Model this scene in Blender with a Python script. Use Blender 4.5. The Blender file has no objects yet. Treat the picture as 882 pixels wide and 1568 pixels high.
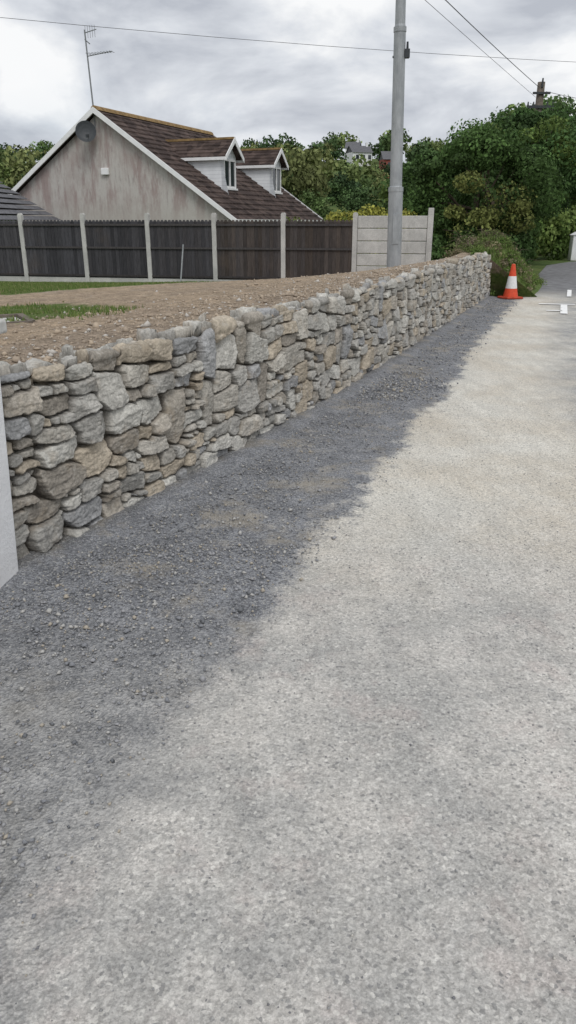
import bpy, math, numpy as np
from mathutils import Vector
R = np.random.default_rng(11)
scene = bpy.context.scene
scene.view_settings.view_transform = 'Standard'
scene.view_settings.look = 'None'
scene.view_settings.exposure = 0

# ------------------------------------------------------------ helpers
def vnoise(x, y, seed=0):
    r = np.random.default_rng(seed); G = r.random((256, 256))
    xi = np.floor(x).astype(int); yi = np.floor(y).astype(int)
    fx = x - xi; fy = y - yi
    fx = fx*fx*(3-2*fx); fy = fy*fy*(3-2*fy)
    a = G[xi & 255, yi & 255]; b = G[(xi+1) & 255, yi & 255]
    c = G[xi & 255, (yi+1) & 255]; d = G[(xi+1) & 255, (yi+1) & 255]
    return (a*(1-fx)+b*fx)*(1-fy)+(c*(1-fx)+d*fx)*fy - 0.5
def fbm(x, y, seed=0, o=4):
    s = 0; a = 1.0
    for k in range(o):
        s = s + a*vnoise(x*2**k, y*2**k, seed+k); a *= .5
    return s
def sstep(a, b, x):
    t = np.clip((x-a)/(b-a), 0, 1); return t*t*(3-2*t)

def link(o, parent=None):
    scene.collection.objects.link(o)
    if parent is not None: o.parent = parent
    return o
def empty(name, loc=(0,0,0), rz=0, rot=None):
    e = bpy.data.objects.new(name, None); e.location = loc
    e.rotation_euler = rot if rot else (0,0,rz); e.empty_display_size = .3
    return link(e)
def np_mesh(name, V, F, mat, cols=None, attrs=None, smooth=False, parent=None):
    V = np.asarray(V, dtype=np.float32); F = np.asarray(F, dtype=np.int32)
    me = bpy.data.meshes.new(name); k = F.shape[1]
    me.vertices.add(len(V)); me.vertices.foreach_set('co', V.ravel())
    me.loops.add(F.size); me.loops.foreach_set('vertex_index', F.ravel())
    me.polygons.add(len(F)); me.polygons.foreach_set('loop_start', np.arange(0, F.size, k, dtype=np.int32))
    me.update(calc_edges=True); me.validate()
    if smooth: me.polygons.foreach_set('use_smooth', np.ones(len(me.polygons), dtype=bool))
    if cols is not None:
        a = me.attributes.new('col', 'FLOAT_COLOR', 'POINT')
        c = np.ones((len(V), 4), dtype=np.float32); c[:, :3] = cols; a.data.foreach_set('color', c.ravel())
    for n, val in (attrs or {}).items():
        a = me.attributes.new(n, 'FLOAT', 'POINT'); a.data.foreach_set('value', np.asarray(val, dtype=np.float32).ravel())
    me.materials.append(mat)
    return link(bpy.data.objects.new(name, me), parent)
def grid_faces(nr, nc):
    i = np.arange(nr-1)[:, None]*nc + np.arange(nc-1)[None, :]
    return np.stack([i, i+1, i+nc+1, i+nc], -1).reshape(-1, 4)

class MB:
    def __init__(s): s.v=[]; s.f=[]; s.c=[]
    def poly(s, pts, col=(1,1,1)):
        n=len(s.v); s.v+= [tuple(p) for p in pts]; s.c += [col]*len(pts); s.f.append(tuple(range(n,n+len(pts))))
    def hexa(s, p, col=(1,1,1)):
        n=len(s.v); s.v += [tuple(q) for q in p]; s.c += [col]*8
        for f in ((0,3,2,1),(4,5,6,7),(0,1,5,4),(1,2,6,5),(2,3,7,6),(3,0,4,7)): s.f.append(tuple(n+i for i in f))
    def box(s,x0,x1,y0,y1,z0,z1,col=(1,1,1)):
        s.hexa([(x0,y0,z0),(x1,y0,z0),(x1,y1,z0),(x0,y1,z0),(x0,y0,z1),(x1,y0,z1),(x1,y1,z1),(x0,y1,z1)],col)
    def prism(s, pts2, y0, y1, col=(1,1,1)):
        n=len(s.v); k=len(pts2)
        s.v += [(p[0],y0,p[1]) for p in pts2]+[(p[0],y1,p[1]) for p in pts2]; s.c += [col]*(2*k)
        s.f.append(tuple(range(n,n+k))); s.f.append(tuple(range(n+2*k-1,n+k-1,-1)))
        for i in range(k):
            j=(i+1)%k; s.f.append((n+j,n+i,n+k+i,n+k+j))
    def tube(s, pts, rads, n=8, col=(1,1,1)):
        base=len(s.v); P=[Vector(p) for p in pts]
        for i,p in enumerate(P):
            d=(P[min(i+1,len(P)-1)]-P[max(i-1,0)]).normalized()
            a=d.cross(Vector((0,0,1))) if abs(d.z)<.95 else d.cross(Vector((1,0,0)))
            a.normalize(); b=d.cross(a)
            for k in range(n):
                t=2*math.pi*k/n; q=p+(a*math.cos(t)+b*math.sin(t))*rads[i]
                s.v.append(tuple(q)); s.c.append(col)
        for i in range(len(P)-1):
            for k in range(n):
                s.f.append((base+i*n+k, base+i*n+(k+1)%n, base+(i+1)*n+(k+1)%n, base+(i+1)*n+k))
        s.f.append(tuple(base+k for k in range(n))[::-1]); s.f.append(tuple(base+(len(P)-1)*n+k for k in range(n)))
    def obj(s,name,mat,parent=None,smooth=False,bevel=0):
        me=bpy.data.meshes.new(name); me.from_pydata(s.v,[],s.f); me.update()
        a=me.attributes.new('col','FLOAT_COLOR','POINT')
        c=np.ones((len(s.v),4),dtype=np.float32); c[:,:3]=np.array(s.c); a.data.foreach_set('color',c.ravel())
        if smooth: me.polygons.foreach_set('use_smooth',np.ones(len(me.polygons),dtype=bool))
        me.materials.append(mat); o=link(bpy.data.objects.new(name,me),parent)
        if bevel:
            m=o.modifiers.new('bevel','BEVEL'); m.width=bevel; m.segments=2; m.limit_method='ANGLE'
        return o

# ------------------------------------------------------------ material helpers
class M:
    def __init__(s,name,rough=.85,spec=.3):
        s.m=bpy.data.materials.new(name); s.m.use_nodes=True; s.nt=s.m.node_tree; s.N=s.nt.nodes
        s.b=s.N['Principled BSDF']; s.b.inputs['Roughness'].default_value=rough
        s.b.inputs['Specular IOR Level'].default_value=spec
        s.tc=s.N.new('ShaderNodeTexCoord'); s.P=s.tc.outputs['Object']
    def set(s,inp,v):
        if isinstance(v,bpy.types.NodeSocket): s.nt.links.new(v,inp)
        elif isinstance(v,(tuple,list)) and len(v)==3 and inp.type=='RGBA': inp.default_value=(*v,1)
        else: inp.default_value=v
    def attr(s,n,fac=True):
        a=s.N.new('ShaderNodeAttribute'); a.attribute_name=n; return a.outputs['Fac'] if fac else a.outputs['Color']
    def noise(s,scale,detail=4,rough=.55,vec=None,dist=0):
        n=s.N.new('ShaderNodeTexNoise'); s.set(n.inputs['Vector'],vec or s.P)
        n.inputs['Scale'].default_value=scale; n.inputs['Detail'].default_value=detail; n.inputs['Roughness'].default_value=rough
        n.inputs['Distortion'].default_value=dist; return n.outputs['Fac']
    def vor(s,scale,vec=None,out='Distance',rand=1,feature='F1'):
        n=s.N.new('ShaderNodeTexVoronoi'); n.feature=feature; s.set(n.inputs['Vector'],vec or s.P)
        n.inputs['Scale'].default_value=scale; n.inputs['Randomness'].default_value=rand; return n.outputs[out]
    def map(s,scale=(1,1,1),rot=(0,0,0),vec=None):
        n=s.N.new('ShaderNodeMapping'); s.set(n.inputs['Vector'],vec or s.P); n.inputs['Scale'].default_value=scale
        n.inputs['Rotation'].default_value=rot; return n.outputs[0]
    def math(s,op,a,b=0.0,c=None,clamp=False):
        n=s.N.new('ShaderNodeMath'); n.operation=op; n.use_clamp=clamp; s.set(n.inputs[0],a); s.set(n.inputs[1],b)
        if c is not None: s.set(n.inputs[2],c)
        return n.outputs[0]
    def rng(s,v,a,b,c=0.0,d=1.0,smooth=True):
        n=s.N.new('ShaderNodeMapRange'); n.interpolation_type='SMOOTHSTEP' if smooth else 'LINEAR'
        for i,x in enumerate((v,a,b,c,d)): s.set(n.inputs[i],x)
        return n.outputs[0]
    def mix(s,f,a,b,mode='MIX'):
        n=s.N.new('ShaderNodeMix'); n.data_type='RGBA'; n.blend_type=mode; s.set(n.inputs[0],f); s.set(n.inputs[6],a); s.set(n.inputs[7],b)
        return n.outputs[2]
    def scale(s,col,f):
        n=s.N.new('ShaderNodeVectorMath'); n.operation='SCALE'; s.set(n.inputs[0],col); s.set(n.inputs['Scale'],f); return n.outputs[0]
    def sep(s,v=None,i=0):
        n=s.N.new('ShaderNodeSeparateXYZ'); s.set(n.inputs[0],v or s.P); return n.outputs[i]
    def bump(s,h,strength=.5,dist=.01,prev=None):
        n=s.N.new('ShaderNodeBump'); n.inputs['Strength'].default_value=strength; n.inputs['Distance'].default_value=dist
        s.set(n.inputs['Height'],h)
        if prev: s.set(n.inputs['Normal'],prev)
        return n.outputs[0]
    def done(s,col,nrm=None,rough=None):
        s.set(s.b.inputs['Base Color'],col)
        if nrm: s.set(s.b.inputs['Normal'],nrm)
        if rough is not None: s.set(s.b.inputs['Roughness'],rough)
        return s.m
def simple(name,col,rough=.7,var=.15,sc=12,spec=.3,metal=0,bump=.0,bs=60):
    m=M(name,rough,spec); n=m.noise(sc,4,.6)
    c=m.scale(m.mix(0.0,col,col),m.rng(n,.25,.75,1-var,1+var))
    m.b.inputs['Metallic'].default_value=metal
    return m.done(c, m.bump(m.noise(bs,3),bump,.01) if bump else None)

# stone
m=M('rubble_stone',.95,.08)
c=m.attr('col',False)
n1=m.noise(9,4,.65); n2=m.noise(60,3,.65)
c=m.scale(c,m.rng(n1,.3,.7,.82,1.18)); c=m.scale(c,m.rng(n2,.3,.7,.78,1.20))
c=m.mix(m.rng(m.noise(6,4,.6),.54,.7,0,.35),c,(.36,.29,.21))
c=m.mix(m.rng(m.noise(15,4,.7),.56,.70,0,.35),c,(.52,.505,.47))
MAT_STONE=m.done(c,m.bump(m.noise(70,3,.7),.8,.012))

# road / gravel / dust
m=M('road_surface',.95,.12)
Y=m.sep(i=1)
dl=m.attr('dl'); dr=m.attr('dr'); dw=m.attr('dw')
big=m.noise(.9,4,.6); med=m.noise(4,5,.65); fine=m.noise(60,3,.7)
ragged=m.math('ADD',m.math('MULTIPLY',m.math('SUBTRACT',big,.5),.6),m.math('MULTIPLY',m.math('SUBTRACT',med,.5),.60))
wob=m.math('ADD',ragged,m.math('MULTIPLY',m.math('SUBTRACT',fine,.5),.22))
soft=m.rng(Y,3.0,1.6,.08,.17)
dust=m.rng(m.math('ADD',dl,wob),m.math('MULTIPLY',soft,-1.0),soft)
right=m.rng(m.math('ADD',dr,m.math('MULTIPLY',wob,1.6)),-.25,.45)
near=m.rng(m.math('ADD',Y,m.math('MULTIPLY',wob,1.5)),4.6,2.4)
vc=m.vor(105,out='Color'); cell=m.sep(vc,0); cellb=m.sep(vc,1); cellc=m.sep(vc,2)
cell2=m.sep(m.vor(230,out='Color'),0)
tanc=m.mix(m.rng(big,.35,.65),(.66,.635,.575),(.60,.55,.47))
lz=m.noise(1.7,5,.7)
greyc=m.mix(m.rng(lz,.38,.62),(.43,.42,.40),(.57,.545,.51))
greyc=m.mix(m.rng(m.noise(5.5,4,.75),.50,.66,0,.5),greyc,(.33,.325,.315))
greyc=m.mix(m.rng(m.noise(2.6,4,.7),.52,.66,0,.35),greyc,(.48,.41,.385))
dcol=m.mix(near,tanc,greyc)
asph=m.mix(m.rng(med,.35,.65),(.27,.275,.285),(.47,.46,.435))
asph=m.mix(m.rng(Y,6.5,2.5),asph,greyc)
col=m.mix(m.math('MULTIPLY',right,m.rng(lz,.35,.6,.4,1)),dcol,asph)
col=m.scale(col,m.rng(cell,0,1,.84,1.11,False)); col=m.scale(col,m.rng(cell2,0,1,.82,1.12,False))
col=m.mix(m.rng(cellb,.91,.96,0,.6),col,(.20,.20,.20))
col=m.mix(m.rng(cellc,.93,.97,0,.5),col,(.72,.70,.65))
col=m.scale(col,m.rng(fine,.3,.7,.84,1.13))
st=m.noise(1.0,4,.65,vec=m.map((6,1.6,1),(0,0,math.radians(22))))
col=m.scale(col,m.rng(st,.35,.68,.92,1.05))
gb=m.mix(m.rng(cell,0,1),(.145,.15,.162),(.285,.29,.305))
gb=m.scale(gb,m.rng(cell2,0,1,.75,1.25,False))
gb=m.mix(m.rng(lz,.50,.66,0,.7),gb,(.35,.315,.26))
gb=m.mix(m.math('MULTIPLY',m.rng(Y,3.1,2.0),m.rng(med,.3,.62,.6,.95)),gb,m.mix(m.rng(cell,0,1),(.235,.235,.235),(.37,.365,.355)))
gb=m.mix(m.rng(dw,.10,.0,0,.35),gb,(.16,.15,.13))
gb=m.scale(gb,m.rng(med,.3,.7,.85,1.25))
gb=m.mix(m.rng(cellb,.90,.95,0,.6),gb,(.46,.45,.43))
col=m.mix(dust,gb,col)
far=m.rng(Y,16.5,20)
col=m.mix(far,col,m.scale(m.mix(0.0,(.19,.19,.195),(1,1,1)),m.rng(med,.3,.7,.8,1.3)))
vd=m.vor(100)
dsimple=m.rng(dl,-.2,.2,1.9,.6)
hh=m.math('ADD',m.math('MULTIPLY',vd,dsimple),m.math('MULTIPLY',m.noise(140,2,.7),.8))
MAT_ROAD=m.done(col,m.bump(hh,.7,.008))

# soil + lawn
m=M('bank_soil_and_lawn',.95,.1)
g=m.attr('grass'); cl=m.noise(7,4,.7); clf=m.noise(35,3,.7)
s1=m.mix(m.rng(m.noise(1.2,4,.6),.35,.65),(.47,.365,.26),(.40,.315,.235))
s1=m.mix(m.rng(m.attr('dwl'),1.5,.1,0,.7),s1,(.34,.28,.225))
s1=m.scale(s1,m.rng(cl,.3,.7,.72,1.22)); s1=m.scale(s1,m.rng(clf,.3,.7,.74,1.24))
s1=m.mix(m.rng(m.noise(3,4,.6),.58,.75,0,.5),s1,(.54,.48,.40))
gr=m.mix(m.rng(m.noise(16,4,.7),.3,.7),(.08,.135,.035),(.17,.22,.07))
gr=m.mix(m.rng(m.noise(2.5,4,.6),.5,.7,0,.4),gr,(.26,.23,.13))
gm=m.rng(m.math('ADD',g,m.math('MULTIPLY',m.math('SUBTRACT',m.noise(4,5,.75),.5),1.0)),.35,.62)
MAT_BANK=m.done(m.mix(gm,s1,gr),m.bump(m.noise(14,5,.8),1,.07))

m=M('clod_soil',.95,.1); MAT_CLOD=m.done(m.attr('col',False))

m=M('ground_grass',.95,.1)
g1=m.mix(m.rng(m.noise(.25,5,.6),.35,.65),(.06,.10,.03),(.12,.15,.05)); g1=m.scale(g1,m.rng(m.noise(9,4,.7),.3,.7,.7,1.3))
MAT_GROUND=m.done(g1)

def leafmat(name,trans=.25):
    m=M(name,.7,.15); c=m.attr('col',False); m.set(m.b.inputs['Base Color'],c)
    t=m.N.new('ShaderNodeBsdfTranslucent'); m.set(t.inputs['Color'],c)
    mx=m.N.new('ShaderNodeMixShader'); mx.inputs[0].default_value=trans
    m.nt.links.new(m.b.outputs[0],mx.inputs[1]); m.nt.links.new(t.outputs[0],mx.inputs[2])
    m.nt.links.new(mx.outputs[0],m.N['Material Output'].inputs['Surface']); return m.m
MAT_LEAF=leafmat('leaves')
m=M('woodland_leaves',.8,.1); MAT_WOOD=m.done(m.attr('col',False))
MAT_BARK=simple('bark',(.09,.07,.05),.9,.35,20,bump=.6)

# house materials
m=M('pebbledash_render',.95,.1)
v=m.map((1.0,1.0,.25)); s=m.noise(2.0,6,.72,vec=v); s2=m.noise(.55,4,.6)
c=m.mix(m.rng(s,.43,.60,0,.85),(.52,.495,.465),(.35,.275,.26))
c=m.mix(m.rng(s2,.48,.66,0,.5),c,(.36,.29,.27))
c=m.mix(m.rng(m.noise(7,5,.7,vec=v),.52,.66,0,.5),c,(.26,.21,.20))
c=m.mix(m.rng(m.sep(i=2),2.6,1.6,0,.6),c,(.48,.46,.42))
c=m.scale(c,m.rng(m.noise(60,3),.3,.7,.86,1.12))
MAT_DASH=m.done(c,m.bump(m.noise(80,3),.5,.02))
m=M('brown_roof_tile',.9,.1)
br=m.vor(3.2,out='Color'); w=m.math('FRACT',m.math('MULTIPLY',m.sep(i=1),3.4))
c=m.mix(m.rng(m.sep(br,0),0,1),(.048,.036,.033),(.092,.068,.060)); c=m.scale(c,m.rng(m.noise(2,5,.7),.3,.7,.7,1.35))
c=m.mix(m.rng(m.noise(5,5,.7),.6,.75,0,.4),c,(.12,.11,.09))
MAT_TILE=m.done(c,m.bump(m.math('ABSOLUTE',m.math('SUBTRACT',w,.5)),.9,.06))
MAT_RIDGE=simple('mossy_ridge_tile',(.25,.165,.075),.9,.35,6)
MAT_SLATE=simple('grey_slate',(.12,.12,.13),.8,.3,5,bump=.5,bs=9)
MAT_WHITE=simple('white_upvc',(.80,.80,.80),.45,.05,6)
m=M('white_cladding',.6,.3); f=m.math('FRACT',m.math('MULTIPLY',m.sep(i=2),7.5))
MAT_CLAD=m.done(m.scale(m.mix(m.rng(f,.9,.98),(.80,.82,.84),(.48,.50,.53)),m.rng(m.noise(3,4),.3,.7,.93,1.05)))
MAT_GLASS=simple('window_glass',(.03,.04,.045),.08,.1,3,spec=.6)
MAT_DARK=simple('dark_metal',(.045,.05,.055),.5,.2,20)
MAT_ALU=simple('aluminium',(.22,.23,.24),.45,.15,20)
# fence
m=M('creosoted_boards',.9,.15); c=m.attr('col',False); g=m.noise(6,5,.7,vec=m.map((14,14,.7)))
c=m.scale(c,m.rng(g,.3,.7,.65,1.35)); c=m.mix(m.rng(m.noise(.9,5,.6),.55,.75,0,.3),c,(.13,.10,.08))
MAT_BOARD=m.done(c,m.bump(g,.4,.01))
m=M('precast_concrete',.9,.15); c=m.mix(m.rng(m.noise(1.6,5,.7),.35,.65),(.42,.415,.40),(.54,.53,.51))
c=m.mix(m.rng(m.noise(4,5,.7,vec=m.map((1,1,.3))),.55,.75,0,.45),c,(.27,.265,.25)); c=m.scale(c,m.rng(m.noise(50,3),.3,.7,.9,1.1))
MAT_CONC=m.done(c,m.bump(m.noise(70,3),.3,.01))
m=M('galvanised_steel',.5,.4); c=m.mix(m.rng(m.noise(6,5,.7,vec=m.map((1,1,.4))),.3,.7),(.27,.285,.30),(.40,.415,.43))
c=m.mix(m.rng(m.noise(3,5,.7),.58,.72,0,.5),c,(.20,.21,.22)); m.b.inputs['Metallic'].default_value=.25
MAT_GALV=m.done(c)
m=M('white_masonry_render',.85,.2); c=m.mix(m.rng(m.sep(i=2),.28,.0,0,.3),(.80,.80,.81),(.55,.53,.50)); c=m.scale(c,m.rng(m.noise(4,4,.6),.3,.7,.93,1.04))
MAT_REND=m.done(c,m.bump(m.noise(60,4,.7),.5,.012))
MAT_ORANGE=simple('cone_orange',(.62,.075,.03),.55,.15,14)
MAT_CWHITE=simple('cone_reflective',(.72,.72,.72),.4,.1,20)
MAT_RUB=simple('cone_base_rubber',(.40,.06,.03),.8,.3,18)
m=M('road_paint',.8,.2); c=m.mix(m.rng(m.noise(9,5,.75),.54,.66),(.85,.85,.84),(.50,.48,.45)); MAT_PAINT=m.done(c)
MAT_POLE=simple('weathered_timber',(.13,.11,.09),.9,.3,8,bump=.5)
MAT_BRICK=simple('red_brick_far',(.28,.09,.07),.9,.15,2)
MAT_WIRE=simple('black_cable',(.04,.04,.042),.6,.1,5)

# ------------------------------------------------------------ geometry constants
WP=np.array([(-1.56,2.9),(-1.33,3.32),(-.843,4.23),(-.21,5.67),(.40,7.12),(1.23,9.1),(3.1,13.8),(4.6,17.6)])
PC=np.polyfit(WP[:,1],WP[:,0],3)
def XW(Y): return np.polyval(PC,np.clip(Y,2.9,17.6))+np.where(Y>17.6,(Y-17.6)*.40,0)+np.where(Y<2.9,(Y-2.9)*.2,0)
EY=[-8,0,1.40,1.92,2.40,2.92,3.82,5.18,8.08,11.0,16.5,20]; EX=[-.9,-.75,-.586,-.474,-.277,-.09,.215,.76,1.78,2.81,4.93,6]
RY=[-8,1,3,5,6.85,11,15.4,20];  RX=[2.5,2.5,2.45,2.4,2.45,3.75,5.3,7]

# ------------------------------------------------------------ ground
gx=np.concatenate([np.linspace(-700,-60,26),np.linspace(-58,58,117),np.linspace(60,700,26)])
gy=np.concatenate([np.linspace(-120,-5,14),np.linspace(-4,60,65),np.linspace(64,1000,100)])
GX,GY=np.meshgrid(gx,gy)
def ground_z(X,Y):
    z=-.06+0*X
    dip=sstep(1.5,5,XW(np.minimum(Y,60))-X)*sstep(23.6,26,Y+ .2*X)
    z=z-.6*dip
    hill=24.5*sstep(95,345,Y)*(1-.22*sstep(15,90,X))*(1-.16*sstep(-50,-110,X))
    return z+hill+fbm(X/60,Y/60,5,3)*6*sstep(110,220,Y)
np_mesh('ground',np.stack([GX,GY,ground_z(GX,GY)],-1).reshape(-1,3),grid_faces(len(gy),len(gx)),MAT_GROUND,smooth=True)

# ------------------------------------------------------------ road
Ly=np.array([-10,-4,0,2.9,4,6,9,13.8,17.6,19,22.5,27,31,34,37,40,43])
Lx=np.array([-4,-3.4,-2.6,-1.75,0,0,0,0,0,0,7.1,8.8,10.3,12.3,16.5,22,30.])
for i,y in enumerate(Ly):
    if 3<y<18: Lx[i]=XW(y)-.22
    if y==19: Lx[i]=5.75
Rx=Lx+np.array([9,8,7,6.3,5.9,5.6,5.5,5.5,5.5,5.2,5.6,6,6.3,7,8,8,8]); Ry=Ly-np.array([0,0,0,0,0,0,0,0,0,0,.5,1,1.5,2.5,4,5,6])
t=np.linspace(0,len(Ly)-1,420); k=np.arange(len(Ly))
L2=np.stack([np.interp(t,k,Lx),np.interp(t,k,Ly)],-1); R2=np.stack([np.interp(t,k,Rx),np.interp(t,k,Ry)],-1)
w=np.linspace(0,1,110)[None,:,None]
P=L2[:,None]*(1-w)+R2[:,None]*w
px,py=P[...,0],P[...,1]
dwall=(px-XW(py))*.92
pz=.0+.006*fbm(px*1.5,py*1.5,3,4)+.03*sstep(.25,.0,dwall)*(py>3)*(py<18)
np_mesh('road',np.stack([px,py,pz],-1).reshape(-1,3),grid_faces(420,110),MAT_ROAD,
        attrs={'dl':px-np.interp(py,EY,EX),'dr':px-np.interp(py,RY,RX),'dw':np.where((py>3)&(py<17.8),np.abs(dwall),2)},smooth=True)
mb=MB()
def strip(mb,p,q,wd,z=.014):
    p=Vector((*p,z)); q=Vector((*q,z)); d=(q-p).normalized(); n=Vector((-d.y,d.x,0))*wd/2
    mb.poly([p-n,q-n,q+n,p+n])
strip(mb,(5.15,14.2),(5.70,15.78),.13); strip(mb,(5.25,16.0),(5.95,15.85),.14); strip(mb,(5.0,14.75),(5.28,14.68),.12)
strip(mb,(6.45,17.6),(7.1,19.4),.10)
mb.obj('road_marking',MAT_PAINT)

# ------------------------------------------------------------ rubble stone wall
Ys=np.linspace(2.9,17.6,600); Xs=XW(Ys); S=np.concatenate([[0],np.cumsum(np.hypot(np.diff(Xs),np.diff(Ys)))]); L=S[-1]
su=[0.0]
while su[-1]<L: su.append(su[-1]+.0042+.0075*min(1,su[-1]/12))
su=np.array(su[:-1]); H=.89; VT=H+.22
sv=np.concatenate([np.arange(-.05,H+.06,.0045),np.arange(H+.06,VT,.010)])
SU,SV=np.meshgrid(su,sv)
WU=SU+.040*fbm(SU/.38,SV/.38,21,2)+.011*fbm(SU/.06,SV/.06,31,3)
WV=SV+.085*fbm(SU/.55,SV/.45,41,2)+.010*fbm(SU/.06,SV/.06,51,3)
leafs=[]
def split(x0,x1,y0,y1,big):
    w=x1-x0; h=y1-y0
    r=R.random()
    if w<.22 and .2<h<.38 and r<.45: leafs.append((x0,x1,y0,y1)); return
    if w>.40 and w>h*1.1: ax=0
    elif h>(.23 if big else .17): ax=1
    elif w>.40: ax=0
    elif h>.10 and w/h<2.2 and r<(.15 if big else .5): ax=1
    elif w/h>4.0: ax=0
    elif w*h>(.05 if big else .026) and r<.6: ax=0 if w/h>2.2 else 1
    elif w/h>2.4 and r<.45: ax=0
    else: leafs.append((x0,x1,y0,y1)); return
    f=R.uniform(.28,.72)
    if ax==0: xm=x0+f*w; split(x0,xm,y0,y1,big); split(xm,x1,y0,y1,big)
    else: ym=y0+f*h; split(x0,x1,y0,ym,big); split(x0,x1,ym,y1,big)
tiers=[(-.12,.27),(.27,.62),(.62,.97),(.97,1.16)]
for (a,b) in tiers:
    x=-.3-R.random()*.3
    while x<L+.3:
        w=R.uniform(.3,.85); split(x,x+w,a,b,R.random()<.38); x+=w
leafs=np.array(leafs); n=len(leafs); print('stones',n)
cx=(leafs[:,0]+leafs[:,1])/2+R.normal(0,.008,n); cy=(leafs[:,2]+leafs[:,3])/2+R.normal(0,.006,n)
hw=(leafs[:,1]-leafs[:,0])/2; hh=(leafs[:,3]-leafs[:,2])/2
rot=R.normal(0,.11,n); sk=R.uniform(-.38,.38,n); sk2=R.uniform(-.34,.34,n)
ph=R.uniform(0,2*math.pi,(n,3)); po=R.uniform(.70,1.02,(n,3))
m1=np.full(SU.shape,9.0); m2=np.full(SU.shape,9.0); ID=np.zeros(SU.shape,int)
for i in range(n):
    rad=math.hypot(hw[i],hh[i])+.08
    a,b=np.searchsorted(su,[cx[i]-rad,cx[i]+rad]); c_,d_=np.searchsorted(sv,[cy[i]-rad,cy[i]+rad])
    if a>=b or c_>=d_: continue
    sl=(slice(c_,d_),slice(a,b)); dx=WU[sl]-cx[i]; dy=WV[sl]-cy[i]
    c0,s0=math.cos(rot[i]),math.sin(rot[i]); xr=dx*c0+dy*s0; yr=-dx*s0+dy*c0
    W_=hw[i]*np.clip(1+sk[i]*yr/hh[i],.45,1.7); H_=hh[i]*np.clip(1+sk2[i]*xr/hw[i],.45,1.7)
    d=np.maximum(np.abs(xr)-W_,np.abs(yr)-H_)
    for q in range(3):
        c1,s1_=math.cos(ph[i,q]),math.sin(ph[i,q]); sup=abs(c1)*hw[i]+abs(s1_)*hh[i]
        d=np.maximum(d,c1*xr+s1_*yr-sup*po[i,q])
    o1=m1[sl]; o2=m2[sl]; oi=ID[sl]; win=d<o1
    m2[sl]=np.where(win,o1,np.minimum(o2,d)); m1[sl]=np.where(win,d,o1); ID[sl]=np.where(win,i,oi)
edge=np.minimum((m2-m1)/2,.010-m1)
gapw=R.uniform(.001,.0065,n)[ID]; bev=R.uniform(.002,.006,n)[ID]
prof=np.clip((edge-gapw)/bev,0,1)
dx=WU-cx[ID]; dy=WV-cy[ID]; xr=dx*np.cos(rot[ID])+dy*np.sin(rot[ID]); yr=-dx*np.sin(rot[ID])+dy*np.cos(rot[ID])
fac=R.uniform(.004,.014,n)[ID]+R.normal(0,.09,n)[ID]*xr+R.normal(0,.13,n)[ID]*yr
for k_ in range(4):
    an=R.uniform(0,2*math.pi,n); sl_=R.uniform(.25,.7,n); sup=np.abs(np.cos(an))*hw+np.abs(np.sin(an))*hh
    dd_=(np.cos(an)[ID]*xr+np.sin(an)[ID]*yr)-(sup*R.uniform(.35,.9,n))[ID]
    fac=np.minimum(fac,(R.uniform(.006,.014,n))[ID]-sl_[ID]*dd_)
fac=np.clip(fac,-.026,.028)
rn=fbm(SU/.05,SV/.022,61,4)
rdg=np.abs(fbm(SU/.035,SV/.012,66,3))
rel=R.uniform(-.026,.026,n)[ID]+fac+.009*rn-.008*rdg
rise=R.uniform(-.03,.05,n)[ID]
th=np.clip((SV-H)/.05,0,1)*math.pi/2
hgt=-.072+prof*(.072+rel+rise*np.sin(th))
out=np.where(SV<H,0,-.03*(1-np.cos(th)))-np.clip(SV-H-.05,0,None)-.05*np.clip(SV,0,H)
zz_=np.where(SV<H,SV,H+.03*np.sin(th))
bx=np.interp(SU,S,Xs); by=np.interp(SU,S,Ys)
tx=np.gradient(np.interp(su,S,Xs),su); ty=np.gradient(np.interp(su,S,Ys),su); tl=np.hypot(tx,ty); tx/=tl; ty/=tl
nx=ty[None,:]; ny=-tx[None,:]
oo=out+hgt*np.cos(th)
VW=np.stack([bx+nx*oo,by+ny*oo,zz_+hgt*np.sin(th)],-1)
pal=np.array([(.385,.372,.345),(.44,.415,.37),(.43,.375,.30),(.335,.335,.335),(.50,.485,.445),(.33,.30,.26),(.40,.365,.315),(.45,.435,.40)])
pc=pal[R.choice(8,n,p=[.20,.19,.13,.09,.12,.07,.09,.11])]*R.uniform(.82,1.15,(n,1))
cw=pc[ID]; pf=prof[...,None]; cw=cw*pf+np.array([.11,.095,.08])*(1-pf)
np_mesh('dry_stone_wall',VW.reshape(-1,3),grid_faces(len(sv),len(su)),MAT_STONE,cols=cw.reshape(-1,3),smooth=False)
wall=bpy.data.objects['dry_stone_wall']
mb=MB()
for i in range(0,60):
    y0=2.9+14.68*i/60; y1=2.9+14.68*(i+1)/60; x0=float(XW(y0)); x1=float(XW(y1)); nv=Vector((.925,-.38))
    a0=(x0-nv.x*.13,y0-nv.y*.13); a1=(x1-nv.x*.13,y1-nv.y*.13); b0=(x0-nv.x*.4,y0-nv.y*.4); b1=(x1-nv.x*.4,y1-nv.y*.4)
    mb.hexa([(*a0,-.05),(*a1,-.05),(*b1,-.05),(*b0,-.05),(*a0,.80),(*a1,.80),(*b1,.80),(*b0,.80)],(.2,.17,.14))
mb.obj('wall_core',MAT_STONE,wall)
mb=MB(); z=0
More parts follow.
